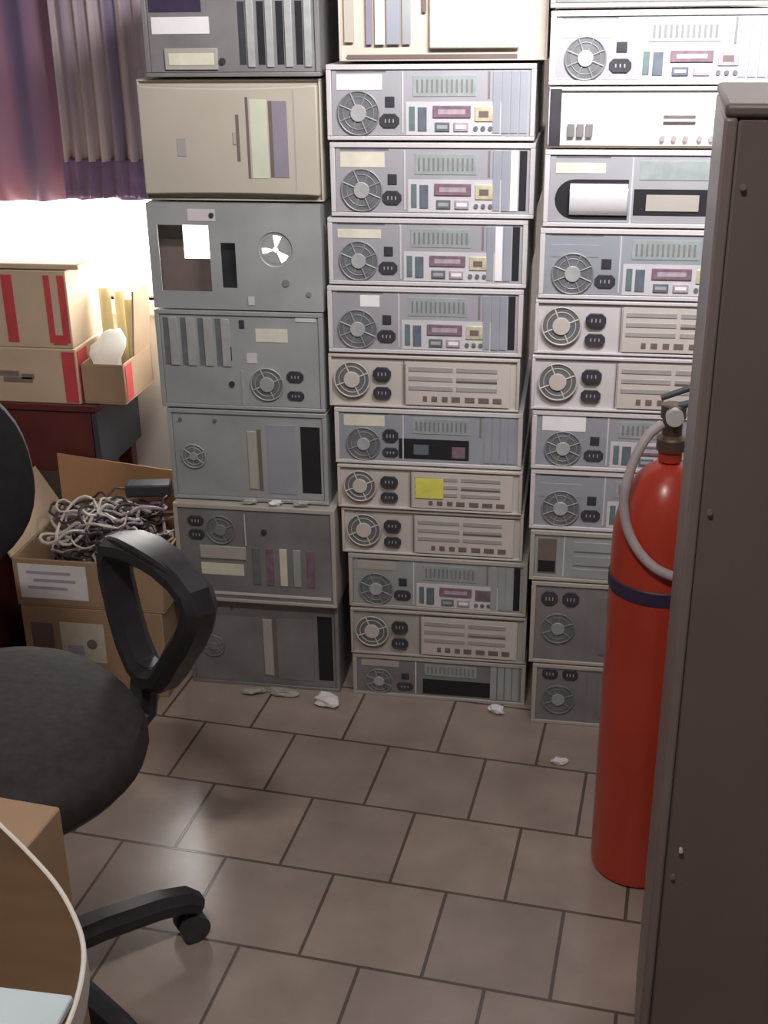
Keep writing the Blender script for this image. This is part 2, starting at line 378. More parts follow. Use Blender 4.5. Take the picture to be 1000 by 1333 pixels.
def silver(x0, x1, z0, z1, label, group, sticker='white', su=(.05,.27), sv=(.10,.33), bracket=None, slot=True, opening=None, panel='silver', shell='shell', double=False, wide_fan=False, inside=True, y=D, rz=0, depth=.40, spokes=8, ports=True, pw='maroonport', gold='gold'):
    c = PC(x0, x1, z0, z1, label, depth, y, rz, group, shell, panel)
    c.rect('vent_slot', 'grille', .05, .29, .075, .105, .0004)
    if sticker: c.rect('sticker', sticker, su[0], su[1], sv[0]+.03, sv[1], .0010)
    rad = min(.039, c.h*.30)
    c.fan(.155, .64, rad, spokes)
    if double:
        c.socket(.30, .48, .085, .24); c.socket(.30, .78, .085, .17, name='power_outlet')
    else:
        c.rect('voltage_switch', 'dark', .285, .33, .42, .56, .002, None, .0006)
        c.socket(.305, .74, .095, .19)
    # raised power supply bay edge
    c.rect('bay_edge', 'bright', .365, .372, .1, .9, .0016)
    v = c.rect('vent_panel', 'ventgreen', .42, .72, .15, .42, .0012)
    m = MB()
    for i in range(12):
        u = .435 + i*.0236
        m.box(c.X(u), c.X(u+.010), c.y-.0018, c.y-.001, c.Z(.37), c.Z(.20))
    m.build('vent_holes', 'steeldark', v)
    if opening:
        c.rect('port_opening', 'black', opening[0], opening[1], .52, .88, .0008)
        if inside:
            c.rect('circuit_board', 'slate', opening[0]+.08, opening[0]+.16, .62, .80, .0014)
            c.rect('inner_connector', 'maroonport', opening[1]-.09, opening[1]-.02, .64, .84, .0014)
    elif ports:
        c.rect('port_plate', 'bright', .385, .84, .49, .93, .0006)
        c.rect('mouse_port', 'teal', .40, .428, .55, .87, .002, None, .0006)
        c.rect('usb_port', 'slate', .442, .485, .56, .88, .002, None, .0006)
        c.dsub('parallel_port', pw, .515, .695, .54, .70, 'pinkport')
        c.dsub('serial_port', 'slate', .525, .595, .76, .88, 'hub')
        c.dsub('video_port', 'pinkport', .615, .685, .76, .88, 'white')
        o = c.rect('network_port', gold, .715, .80, .55, .75, .003, None, .001)
        MB().box(c.X(.735), c.X(.78), c.y-.0038, c.y-.0025, c.Z(.69), c.Z(.61)).build('jack_opening', 'groove', o)
        for u in (.72, .755, .79): MB().cyl((c.X(u), c.y-.001, c.Z(.84)), (0,1,0), .0042, .004, 12).build('audio_jack', 'grille', c.root)
    # expansion slots, upright, at the right end
    c.rect('slot_edge', 'steeldark', .775, .785, .10, .45, .0012)
    us = [(.80,.835),(.842,.877),(.884,.919),(.926,.961)]
    for k, (a, b) in enumerate(us):
        mm = 'silverblue'
        if bracket == 5 or panel == 'steeldark': mm = 'steel'
        if bracket == k: mm = 'white'
        if slot and bracket is not None and k == 3: mm = 'black'
        c.rect('slot_cover', mm, a, b, .10, .90, .0022 if mm != 'black' else .0006)
    return c

def beige(x0, x1, z0, z1, label, group, note=None, y=D, rz=0, depth=.40, panel=None, dark=False, shell='beigemetal', spokes=4):
    c = PC(x0, x1, z0, z1, label, depth, y, rz, group, shell, None, .006)
    c.fan(.125, .47, min(.036, c.h*.36), spokes, 'beigemetal', 'grille', 'beigemetal', .45)
    c.socket(.285, .35, .095, .25); c.socket(.285, .71, .095, .22, name='power_outlet')
    c.rect('seam', 'groove', .398, .402, .08, .92, .0006)
    c.rect('slot_plate', 'beigemetal', .41, .95, .10, .92, .0012)
    for a, b in ((.425,.655),(.675,.885)):
        for v in (.19, .37, .55):
            c.rect('slot_cover', 'greypanel', a, b, v, v+.085, .0026, None, .0006)
    MB().box(c.X(.675), c.X(.885), c.y-.0032, c.y-.0024, c.Z(.455), c.Z(.43)).build('slot_gap', 'groove', c.root)
    for u, wd in ((.50,.022),(.545,.03),(.60,.03),(.65,.045),(.72,.05),(.79,.055),(.865,.045)):
        c.rect('rear_port', 'groove', u, u+wd, .745, .845, .0024, None, .0005)
    if note: c.rect('sticky_note', note, .43, .58, .22, .68, .004)
    return c

GM, GL, GR = 'computers in the middle stack', 'computers in the left stack', 'computers in the right stack'
MW = .374
# ---- middle stack, top to bottom
def mid(xl): return xl, xl+MW
c = PC(-.443, -.078, 1.302, 1.50, 'cream tower case lying on its side on top of the middle stack', .40, D-.004, 0, GM, 'cream', None, .004)
c.rect('drive_bay', 'beige', .03, .075, .05, .84, .002)
c.rect('drive_bay', 'violet', .135, .165, .05, .86, .0016)
c.rect('drive_bay', 'white', .18, .225, .05, .86, .003)
c.rect('drive_bay', 'silverblue', .235, .30, .05, .86, .002)
c.rect('drive_bay', 'steel', .31, .35, .05, .86, .0012)
c.rect('front_groove', 'groove', .405, .425, .05, .60, .0006)
c.rect('front_cover', 'cream', .44, .87, .02, .90, .006, None, .003)
c.rect('power_button', 'shellwarm', .70, .78, .30, .42, .009, None, .002)
c.rect('bezel_gap', 'groove', .04, .86, .945, .985, .0006)
silver(*mid(-.469), 1.168, 1.298, 'silver desktop computer with a big white sticker, topmost silver unit of the middle stack', GM, 'white')
silver(*mid(-.466), 1.032, 1.165, 'silver desktop computer under the topmost silver one, middle stack, with cream sticker', GM, 'creampaper', bracket=2, rz=-.006)
silver(*mid(-.475), .904, 1.030, 'third silver desktop computer down the middle stack, white expansion bracket near its right end', GM, 'creampaper', sv=(.14,.30), bracket=1, panel='silver', pw='maroonport', y=D+.003)
silver(*mid(-.479), .772, .902, 'silver desktop computer resting directly on the uppermost beige slim unit of the middle stack', GM, 'white', su=(.17,.27), sv=(.10,.30), panel='silver', rz=.004, bracket=4)
beige(*mid(-.481), .662, .769, 'beige slim computer with paired sockets, uppermost of the beige ones in the middle stack', GM)
silver(*mid(-.472), .542, .660, 'silver computer with an open black port slot at mid height of the middle stack', GM, 'creampaper', sv=(.10,.32), opening=(.345,.72), double=True, panel='silverblue', spokes=4, rz=.005)
beige(*mid(-.469), .446, .540, 'beige slim computer with a yellow note stuck on its slots', GM, 'yellow', y=D-.003)
beige(*mid(-.464), .342, .444, 'beige slim computer directly below the one with the yellow note', GM, y=D+.002)
silver(*mid(-.452), .216, .340, 'dim silver computer between two beige slim ones, low in the middle stack', GM, 'shellwarm', sv=(.10,.28), bracket=5, panel='steel', shell='shellwarm', gold='maroonport', rz=-.005)  # from here down, darker covers and panels put the low shade into the colour
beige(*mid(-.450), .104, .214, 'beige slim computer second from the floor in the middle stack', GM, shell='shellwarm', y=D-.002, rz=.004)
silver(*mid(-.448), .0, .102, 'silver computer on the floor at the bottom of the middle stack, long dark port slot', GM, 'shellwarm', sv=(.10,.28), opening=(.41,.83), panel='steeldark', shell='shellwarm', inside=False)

# ---- right stack
DR = 2.163
RW = .385
def rgt(xl): return xl, xl+RW
PC(-.074, .30, 1.385, 1.50, 'grey computer on the very top of the right stack, only its lower edge showing', .42, DR, 0, GR, 'greypanel', 'steeldark')
silver(*rgt(-.072), 1.265, 1.382, 'silver computer with red-edged ports above the white unit in the right stack', GR, 'whitecase', sv=(.14,.36), panel='silver', shell='whitecase', pw='maroonport', y=DR, gold='pinkport')
c = PC(-.070, .315, 1.163, 1.263, 'white desktop computer with dark left edge and few small ports, right stack', .42, DR, 0, GR, 'whitecase', None, .006)
c.rect('side_recess', 'dark', .005, .055, .03, .97, .0010)
for u in (.085,.125,.165): c.rect('rear_port', 'steeldark', u, u+.032, .60, .82, .002, None, .0008)
c.rect('slot_cover', 'shell', .50, .64, .42, .46, .002); c.rect('slot_cover', 'shell', .50, .64, .52, .56, .002)
for u in (.50,.55,.60,.66,.71): MB().cyl((c.X(u), c.y-.0005, c.Z(.84)), (0,1,0), .0048, .004, 14).build('audio_jack', 'greypanel', c.root)
c.rect('foot_strip', 'groove', .0, 1., .955, .995, .0004)
# opened unit without its power supply
c = PC(-.073, .315, 1.029, 1.161, 'silver computer with its power supply pulled out leaving a big dark hole', .42, DR, 0, GR, 'shell', 'silver')
c.rect('vent_slot', 'grille', .05, .29, .075, .105, .0004)
c.rect('sticker', 'creampaper', .05, .27, .17, .30, .001)
x0, x1, z0, z1 = c.X(.05), c.X(.375), c.Z(.90), c.Z(.38)
rr = (z1-z0)/2; poly = []
for k in range(13): a = PI/2 + PI*k/12; poly.append((x0+rr+rr*math.cos(a), (z0+z1)/2+rr*math.sin(a)))
poly += [(x1, z0), (x1, z1)]
m = MB(); A = [m.bm.verts.new((px, c.y-.0008, pz)) for px,pz in poly]; B = [m.bm.verts.new((px, c.y+.001, pz)) for px,pz in poly]
m.bm.faces.new(A); m.bm.faces.new(B[::-1]); n = len(poly)
for i in range(n): m.bm.faces.new((A[i],A[(i+1)%n],B[(i+1)%n],B[i]))
hole = m.build('supply_opening', 'black', c.root)
m = MB(); pr_ = []
for k in range(11):
    a = PI*k/10; pr_.append((c.y-.001-.014*math.sin(a), (z0+z1)/2 + .027*math.cos(a)))
A = [m.bm.verts.new((x0+.026, yy, zz)) for yy,zz in pr_]; B = [m.bm.verts.new((x1-.001, yy, zz)) for yy,zz in pr_]
m.bm.faces.new(A); m.bm.faces.new(B[::-1])
for i in range(len(pr_)): m.bm.faces.new((A[i],A[(i+1)%len(pr_)],B[(i+1)%len(pr_)],B[i]))
m.build('inner_tube', 'bright', hole)
op = c.rect('port_opening', 'black', .40, .73, .50, .84, .0008)
MB().box(c.X(.455), c.X(.685), c.y-.0025, c.y, c.Z(.78), c.Z(.57)).build('drive_edge', 'shellwarm', op)
c.rect('vent_panel', 'ventgreen', .42, .72, .14, .38, .0012)
c.rect('bay_edge', 'bright', .385, .392, .1, .95, .0016)
for a in (.80,.845,.89): c.rect('slot_cover', 'silverblue', a, a+.037, .10, .90, .0022)
silver(*rgt(-.076), .901, 1.027, 'silver computer just below the one with the pulled-out power supply', GR, 'silverblue', sv=(.20,.40), panel='silverblue', y=DR, pw='maroonport', rz=.003)
beige(*rgt(-.080), .798, .899, 'pale beige slim computer, upper of the adjoining pair in the right stack', GR, y=DR, shell='shell')
beige(*rgt(-.082), .691, .796, 'pale beige slim computer just above the valve of the fire extinguisher', GR, y=DR-.003, shell='shell')
silver(*rgt(-.078), .571, .689, 'silver-blue computer with bright white sticker beside the extinguisher neck', GR, 'white', sv=(.06,.34), panel='silverblue', y=DR, su=(.05,.26))
silver(*rgt(-.077), .444, .569, 'silver-blue computer behind the red extinguisher dome, without white sticker', GR, 'silverblue', sv=(.2,.45), panel='silverblue', y=DR+.003, su=(.05,.26))
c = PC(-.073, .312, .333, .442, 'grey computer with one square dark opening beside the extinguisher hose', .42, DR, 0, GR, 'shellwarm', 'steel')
o = c.rect('drive_opening', 'groove', .04, .135, .16, .86, .0008); MB().box(c.X(.045), c.X(.13), c.y-.0016, c.y, c.Z(.82), c.Z(.60)).build('inner_ledge', 'black', o)
c.rect('bay_edge', 'bright', .17, .176, .1, .9, .0016)
for v in (.2,.48,.74): c.rect('slot_cover', 'steel', .22, .60, v, v+.18, .0022)
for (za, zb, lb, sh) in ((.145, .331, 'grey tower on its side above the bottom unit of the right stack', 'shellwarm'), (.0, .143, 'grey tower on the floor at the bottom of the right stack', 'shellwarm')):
    c = PC(-.067 if za else -.058, .318, za, zb, lb, .42, DR, 0, GR, sh, 'steeldark')  # dark panel colour carries the shade near the floor
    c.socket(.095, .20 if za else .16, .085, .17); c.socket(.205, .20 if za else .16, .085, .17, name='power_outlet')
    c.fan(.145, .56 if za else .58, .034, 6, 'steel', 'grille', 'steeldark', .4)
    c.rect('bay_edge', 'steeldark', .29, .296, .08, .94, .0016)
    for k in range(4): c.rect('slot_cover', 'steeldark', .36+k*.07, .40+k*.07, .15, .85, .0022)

# ---- left stack
LD = .36
c = PC(-.803, -.478, 1.277, 1.48, 'dark grey tower on its side, topmost of the left stack, with black upright slots', LD, D, 0, GL, 'steeldark', 'steeldark')
c.rect('drive_opening', 'strap', .04, .34, .28, .46, .0008)
c.rect('sticker', 'white', .05, .38, .50, .64, .0012)
o = c.rect('drive_cover', 'shellwarm', .115, .42, .76, .94, .004, None, .001)
MB().box(c.X(.14), c.X(.40), c.y-.005, c.y-.003, c.Z(.90), c.Z(.80)).build('drive_label', 'creampaper', o)
MB().cyl((c.X(.445), c.y-.001, c.Z(.87)), (0,1,0), .006, .005, 14).build('lock', 'dark', c.root)
for k in range(4):
    u = .545 + k*.107
    c.rect('slot_opening', 'black' if k else 'dark', u, u+.038, .38, .90, .0008)
    c.rect('slot_bracket', 'hub', u+.048, u+.088, .36, .92, .003, None, .0006)
# cream front
c = PC(-.828, -.482, 1.056, 1.274, 'cream tower lying with its front outward, second from top of the left stack', LD, D+.012, 0, GL, 'beige', None, .004)
m = MB(); W2, H2 = c.w, c.h; N = 16; top, bot = [], []
for i in range(N+1):
    u = i/N; x = c.X(.012 + .976*u); s_ = .007*(1-(2*u-1)**2)
    top.append((x, H2*.955 - s_*.7)); bot.append((x, H2*.055 + s_*.4))
poly = bot + top[::-1]
A = [m.bm.verts.new((x, -.014, z)) for x,z in poly]; B = [m.bm.verts.new((x, .002, z)) for x,z in poly]
m.bm.faces.new(A); m.bm.faces.new(B[::-1]); n = len(poly)
for i in range(n): m.bm.faces.new((A[i],A[(i+1)%n],B[(i+1)%n],B[i]))
bez = m.build('front_bezel', 'beige', c.root, .003)
c.y = -.014
c.rect('emblem', 'greypanel', .215, .262, .47, .62, .001, bez)
c.rect('disk_slot', 'groove', .545, .562, .28, .66, .0008, bez)
c.rect('disk_button', 'shellwarm', .528, .543, .42, .52, .002, bez)
c.rect('bay_groove', 'groove', .602, .616, .14, .80, .0008, bez)
c.rect('drive_bay', 'greenwhite', .625, .715, .16, .80, .001, bez)
c.rect('drive_bay_edge', 'groove', .725, .745, .17, .79, .0008, bez)
c.rect('optical_drive', 'violet', .745, .825, .17, .79, .0014, bez)
c.rect('bay_groove', 'shellwarm', .86, .868, .08, .90, .0008, bez)

# stripped chassis with real holes
zb, zt = .850, 1.053
c = PC(-.827, -.487, zb, zt, 'stripped grey chassis below the cream tower, window light showing through its holes', LD, D, 0, GL, hollow=True)
w_, h_ = c.w, c.h; t = .0015
c.y = 0
fan_c = (c.X(.735), c.Z(.42)); fr = .034
m = MB(); bm = m.bm
def pl(u0,u1,v0,v1): m.box(c.X(u0), c.X(u1), 0, t, c.Z(v1), c.Z(v0))
pl(0,1,0,.20); pl(0,1,.83,1); pl(0,.055,.20,.83); pl(.355,.42,.20,.83); pl(.42,.505,.20,.36); pl(.42,.505,.79,.83); pl(.505,.60,.20,.83); pl(.60,.875,.66,.83); pl(.875,1,.20,.83)
n = 32
xa, xb, za_, zb_ = c.X(.60), c.X(.875), c.Z(.66), c.Z(.20)
for yy in (0, t):
    o_, i_ = [], []
    for k in range(n):
        a = 2*PI*k/n + PI/4; dx, dz = math.cos(a), math.sin(a)
        i_.append(bm.verts.new((fan_c[0]+fr*dx, yy, fan_c[1]+fr*dz)))
        hx = (xb-fan_c[0]) if dx > 0 else (fan_c[0]-xa); hz = (zb_-fan_c[1]) if dz > 0 else (fan_c[1]-za_)
        s_ = min(hx/max(abs(dx),1e-6), hz/max(abs(dz),1e-6))
        o_.append(bm.verts.new((fan_c[0]+s_*dx, yy, fan_c[1]+s_*dz)))
    for kx in (xa, xb):
        for kz in (za_, zb_):
            q_ = min(o_, key=lambda v: (v.co.x-kx)**2 + (v.co.z-kz)**2); q_.co = (kx, yy, kz)
    for k in range(n): bm.faces.new((o_[k], o_[(k+1)%n], i_[(k+1)%n], i_[k]))
m.build('rear_panel', 'steel', c.root)
m = MB().box(-w_/2, w_/2, t, LD, 0, t).box(-w_/2, w_/2, t, LD, h_-t, h_).box(w_/2-t, w_/2, t, LD, t, h_-t).box(-w_/2, -w_/2+t, t, .10, t, h_-t)
m.build('case', 'steel', c.root)
m = MB().box(c.X(.006), c.X(.155), .05, .052, t, h_-t).box(c.X(.155), c.X(.37), .05, .052, t, c.Z(.565))
m.build('drive_cage', 'groove', c.root)
m = MB().box(c.X(.38), c.X(.53), .02, .022, c.Z(.84), c.Z(.30)); m.build('slot_backing', 'black', c.root)
fo = MB()
def sector(r0, r1, a_0, a_1):
    k_ = max(2, int((a_1-a_0)/.2)+1); pts = []
    for i in range(k_+1): pts.append((r1, a_0+(a_1-a_0)*i/k_))
    for i in range(k_+1): pts.append((r0, a_1+(a_0-a_1)*i/k_))
    A = [fo.bm.verts.new((fan_c[0]+q_*math.cos(aa), .003, fan_c[1]+q_*math.sin(aa))) for q_,aa in pts]
    B = [fo.bm.verts.new((fan_c[0]+q_*math.cos(aa), .0055, fan_c[1]+q_*math.sin(aa))) for q_,aa in pts]
    for i in range(k_):
        j_ = len(pts)-1-i
        fo.bm.faces.new((A[i],A[i+1],A[j_-1],A[j_])); fo.bm.faces.new((B[i],B[j_],B[j_-1],B[i+1]))
        fo.bm.faces.new((A[i],B[i],B[i+1],A[i+1])); fo.bm.faces.new((A[j_],A[j_-1],B[j_-1],B[j_]))
    fo.bm.faces.new((A[0],A[-1],B[-1],B[0])); fo.bm.faces.new((A[k_],B[k_],B[k_+1],A[k_+1]))
gaps = [(62, 100), (172, 200), (292, 335)]
for (g0, g1), (h0, h1) in zip(gaps, gaps[1:]+[(422, 460)]): sector(.005, .0275, math.radians(g1), math.radians(h0))
sector(.027, .0342, 0, PI); sector(.027, .0342, PI, 2*PI)
fo.ring((fan_c[0], .003, fan_c[1]), (0,1,0), .0335, .002)
fo.build('fan_guard', 'steel', c.root)
c.rect('sticker', 'shell', .24, .40, .05, .16, .001)
MB().cyl((c.X(.38), -.001, c.Z(.105)), (0,1,0), .005, .004, 12).build('lock', 'dark', c.root)
MB().cyl((c.X(.92), -.001, c.Z(.83)), (0,1,0), .005, .004, 12).build('screw', 'steeldark', c.root)
MB().cyl((c.X(.79), -.001, c.Z(.73)), (0,1,0), .007, .003, 12).build('knockout', 'steeldark', c.root)
c.rect('latch', 'shell', .565, .60, .87, .95, .002)

c = PC(-.829, -.490, .646, .848, 'grey tower on its side with four upright slots and paired sockets, left stack', LD, D, 0, GL, 'steel', 'steel')
for k in range(4):
    u = .045 + k*.105
    c.rect('slot_cover', 'hub', u+.035, u+.085, .08, .56, .003, None, .0006)
    c.rect('slot_opening', 'grille', u, u+.033, .08, .56, .0008)
c.rect('sticker', 'creampaper', .60, .79, .17, .30, .001)
c.rect('voltage_switch', 'dark', .505, .535, .09, .17, .0015)
c.rect('catch', 'dark', .435, .45, .36, .50, .0015)
c.rect('latch', 'shell', .54, .60, .42, .52, .0015)
c.rect('bay_edge', 'bright', .84, .96, .05, .09, .0016)
c.fan(.655, .73, .034, 4, 'steel', 'grille', 'steel', .45)
c.socket(.825, .645, .10, .115); c.socket(.825, .84, .10, .095, name='power_outlet')
MB().cyl((c.X(.44), c.y-.001, c.Z(.74)), (0,1,0), .006, .005, 12).build('screw', 'dark', c.root)
c.rect('raised_edge', 'hub', .50, .515, .60, .96, .002)

def slotted(x0, x1, z0, z1, label, pan, sh, fu, fv, strip, slot, strip_mat):
    c = PC(x0, x1, z0, z1, label, LD, D, 0, GL, sh, pan)
    c.fan(fu, fv, .026, 6, pan, 'steeldark', pan, .35)
    c.rect('slot_strip', strip_mat, strip[0], strip[1], .22, .86, .003, None, .0008)
    c.rect('strip_edge', 'groove', strip[1]+.006, strip[1]+.03, .20, .88, .0006)
    c.rect('port_opening', 'black', slot[0], slot[1], .15, .88, .0008)
    c.rect('slot_plate', 'silverblue' if pan == 'steel' else pan, strip[1]+.07, slot[0]-.03, .14, .90, .0014)
    for u in (.08, .3): MB().cyl((c.X(u), c.y-.001, c.Z(.12)), (0,1,0), .004, .004, 12).build('screw', 'grille', c.root)
    return c
slotted(-.821, -.489, .446, .644, 'grey tower with tall black opening at right, just below mid height of left stack', 'steel', 'steel', .15, .52, (.50,.555), (.835,.955), 'shellwarm')
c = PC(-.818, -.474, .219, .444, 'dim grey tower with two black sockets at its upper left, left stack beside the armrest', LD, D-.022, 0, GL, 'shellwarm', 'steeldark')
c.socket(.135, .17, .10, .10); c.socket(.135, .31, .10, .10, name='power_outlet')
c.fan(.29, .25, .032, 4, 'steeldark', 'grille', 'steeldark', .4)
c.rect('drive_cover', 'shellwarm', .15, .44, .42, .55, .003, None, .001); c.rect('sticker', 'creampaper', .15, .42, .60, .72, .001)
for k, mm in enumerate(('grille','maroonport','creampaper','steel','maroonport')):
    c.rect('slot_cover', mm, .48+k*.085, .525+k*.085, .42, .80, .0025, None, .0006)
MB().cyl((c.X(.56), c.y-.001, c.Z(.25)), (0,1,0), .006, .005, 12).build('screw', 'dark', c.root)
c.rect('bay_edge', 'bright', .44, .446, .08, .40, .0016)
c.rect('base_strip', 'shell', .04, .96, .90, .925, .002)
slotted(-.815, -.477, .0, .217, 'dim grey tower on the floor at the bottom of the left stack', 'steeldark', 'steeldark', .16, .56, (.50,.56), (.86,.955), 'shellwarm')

# ------------------------------------------------------------------ scraps of paper
def scrap(loc, r, m, label, seed, flat=.5, grp=None, stretch=1.6):
    rnd = random.Random(seed); bm = bmesh.new()
    bmesh.ops.create_icosphere(bm, subdivisions=2, radius=r)
    for v in bm.verts:
        k = 1 + rnd.uniform(-.38, .3); v.co = Vector((v.co.x*k*stretch, v.co.y*k, v.co.z*k*flat))
    z = min(v.co.z for v in bm.verts)
    for v in bm.verts: v.co.z -= z
    me = bpy.data.meshes.new('paper_scrap'); bm.to_mesh(me); bm.free(); me.materials.append(M[m])
    o = bpy.data.objects.new('paper_scrap', me); COL.objects.link(o); o.location = loc; o.rotation_euler = (0,0,rnd.uniform(-.4,.4))
    return tag(o, label, 'paper', 'paper scraps on the floor')
scrap((-.497, 2.165, 0), .018, 'white', 'crumpled white paper on the floor between left and middle stacks', 1, .75)
scrap((-.133, 2.185, 0), .011, 'white', 'small white scrap on the floor at the right foot of the middle stack', 2, .8)
scrap((.006, 2.02, 0), .0095, 'white', 'white scrap lying alone on open floor left of the extinguisher', 3, .7)
scrap((-.668, 2.19, 0), .012, 'shellwarm', 'pale crumpled wrapper on the floor under the left stack', 4, .6, stretch=2.2)
scrap((-.60, 2.195, 0), .014, 'shellwarm', 'second pale wrapper beside the first under the left stack', 5, .5, stretch=2.4)

for x, m_, lb, k in ((-.655,'shellwarm','pale wrapper bit on the ledge of the dim tower, leftmost of three',6),(-.60,'white','white paper bit on the ledge of the dim tower, middle of three',7),(-.545,'shellwarm','pale wrapper bit on the ledge of the dim tower, rightmost of three',8)):
    scrap((x, 2.212, .4440), .0085, m_, lb, k, .7, stretch=1.9)['group'] = 'paper bits on the tower ledge'

# ------------------------------------------------------------------ fire extinguisher
UPX = .02
EX, EY = .146, 1.745
ex = thing('fire_extinguisher', 'tall red fire extinguisher with grey hose standing beside the brown cabinet', 'fire extinguisher', (EX, EY, UPX))
prof = [(0,-UPX),(.068,-UPX),(.0765,.006-UPX),(.078,.016-UPX),(.078,.60)]
for k in range(1, 11):
    a = PI/2*k/10; prof.append((.078*math.cos(a)*(1-.0) if k < 10 else .017, .60+.135*math.sin(a)))
prof[-1] = (.018, .735); prof += [(.018, .752), (0, .752)]
MB().lathe(prof, (0,0,0), 56).build('cylinder', 'red', ex)
MB().lathe([(.0782,.522),(.0800,.524),(.0800,.545),(.0782,.547)], (0,0,0), 56).build('strap', 'strap', ex)
MB().lathe([(0,.752),(.022,.752),(.022,.770),(.015,.776),(.015,.80),(.019,.803),(.019,.822),(0,.826)], (0,0,0), 24).build('valve', 'brass', ex)
MB().sweep([(-.015,0,.815),(.02,-.004,.826),(.06,-.012,.838),(.088,-.018,.836)], (0,1,0), .020, .006).build('carry_handle', 'dark', ex, 0)
MB().sweep([(-.020,0,.832),(.02,-.004,.850),(.06,-.012,.868),(.092,-.018,.872)], (0,1,0), .018, .005).build('squeeze_lever', 'dark', ex, 0)
MB().cyl((.0,-.02,.81), (0,1,0), .013, .018, 20).build('pressure_gauge', 'bright', ex)
pin = MB().ring((.028,-.022,.818), (0,1,.2), .011, .0016, 20).build('safety_pin', 'bright', ex)
hp = [(-.016,-.004,.792),(-.036,-.018,.778),(-.054,-.038,.748),(-.064,-.052,.712),(-.066,-.058,.68),(-.058,-.066,.645),(-.040,-.077,.615),(-.016,-.086,.594),(.010,-.088,.583),(.035,-.082,.578),(.058,-.068,.576)]
def smooth_path(pts, n=6):
    pts = [Vector(p_) for p_ in pts]; out = []
    for i in range(len(pts)-1):
        a, b, c_, d = pts[max(i-1,0)], pts[i], pts[i+1], pts[min(i+2,len(pts)-1)]
        for k in range(n):
            t_ = k/n
            out.append(.5*((2*b) + (c_-a)*t_ + (2*a-5*b+4*c_-d)*t_*t_ + (3*b-a-3*c_+d)*t_**3))
    out.append(pts[-1]); return out
MB().tube(smooth_path(hp), .0075, 12).build('hose', 'hose', ex)
MB().tube([(.058,-.068,.576),(.075,-.050,.577),(.086,-.035,.580)], [.009,.012,.016], 14).build('nozzle', 'dark', ex)

# ------------------------------------------------------------------ metal cabinet at right
cb = thing('metal_cabinet', 'tall dark brown metal cabinet filling the right edge, in front of the extinguisher', 'cabinet', (.118, 1.150, 0), -.066)
CW, CD, CH = .55, .30, 1.312
MB().box(.012, CW, .004, CD, .03, CH-.012).build('body', 'cabinet', cb, .003)
MB().box(0, .012, 0, CD, .03, CH-.012).build('side_edge', 'cabtrim', cb, .003)
MB().box(0, CW, 0, CD, CH-.012, CH).build('top_plate', 'cabinet', cb, .004)
MB().box(.02, CW-.02, .03, CD-.02, 0, .03).build('plinth', 'dark', cb)
for z in (.46, .92, 1.24): MB().cyl((.022, .002, z), (0,1,0), .0028, .006, 12).build('screw', 'cabtrim', cb)
MB().cyl((.028, 0, .50), (0,1,0), .0022, .006, 12).build('rivet', 'bright', cb)

# ------------------------------------------------------------------ table, cartons by the window
tb = thing('side_table', 'dark maroon side table under the window carrying the cartons', 'table', (-1.37, 2.60, 0))
MB().box(-.36, .30, -.155, .115, .548, .566).build('tabletop', 'maroon', tb, .003)
MB().box(-.35, .282, -.150, -.132, .40, .547).build('apron', 'maroon', tb, .002)
MB().box(.284, .298, -.150, .11, .40, .547).build('end_panel', 'tableedge', tb, .002)
for sx in (-.335, .262):
    for sy in (-.115, .095): MB().box(sx-.018, sx+.018, sy-.016, sy+.016, 0, .547).build('leg', 'maroon', tb, .002)

def carton(name, label, x0, x1, y0, y1, z0, z1, m='cardboard', rz=0, group=None, open_=False, inner=None):
    r_ = thing(name, label, 'box', ((x0+x1)/2, (y0+y1)/2, z0), rz, group)
    a, b, h = (x1-x0)/2, (y1-y0)/2, z1-z0
    if open_:
        t = .004
        q = MB().box(-a, a, -b, b, 0, t).box(-a, a, -b, -b+t, t, h).box(-a, a, b-t, b, t, h).box(-a, -a+t, -b+t, b-t, t, h).box(a-t, a, -b+t, b-t, t, h)
    else: q = MB().box(-a, a, -b, b, 0, h)
    q.build('carton_body', m, r_, .002)
    return r_, a, b, h
GC = 'cartons beneath and before the window'
bB, a, b, h = carton('carton', 'long low brown carton on the maroon table with grey printed mark and red corner', -1.52, -1.105, 2.448, 2.645, .5665, .694, 'cardboardlight', 0, GC)
MB().box(a-.034, a-.004, -b-.0012, -b, .004, h-.006).build('red_band', 'redprint', bB)
MB().box(a, a+.0012, -b+.006, -b+.06, .004, h-.006).build('red_band', 'redprint', bB)
for x, w_, z in ((-.13,.05,.062),(-.075,.03,.056),(-.12,.07,.048)): MB().box(a+x-.06, a+x-.06+w_, -b-.001, -b, z, z+.012).build('printed_mark', 'greyprint', bB)
bA, a, b, h = carton('carton', 'upright brown carton with red stripes stacked on the low carton', -1.50, -1.112, 2.452, 2.63, .6945, .868, 'cardboardlight', .01, GC)
for x0, x1 in ((-.150,-.125),(-.052,-.038),(-.020,-.004),(-.36,-.28)):
    MB().box(a+x0, a+x1, -b-.001, -b, .012, h-.01).build('red_stripe', 'redprint', bA)
MB().box(-a, a, -.012, .012, h, h+.0008).build('tape', 'shellwarm', bA)
MB().box(a-.045, a-.012, -b-.0014, -b, .008, .03).build('printed_mark', 'redprint', bA)
# lid board lying on the upright carton
tag(MB().box(-1.50, -1.08, 2.455, 2.66, .8705, .882).build('cardboard_sheet', 'cardboardlight', None, .002), 'flat pale cardboard sheet on top of the striped carton', 'cardboard', GC)
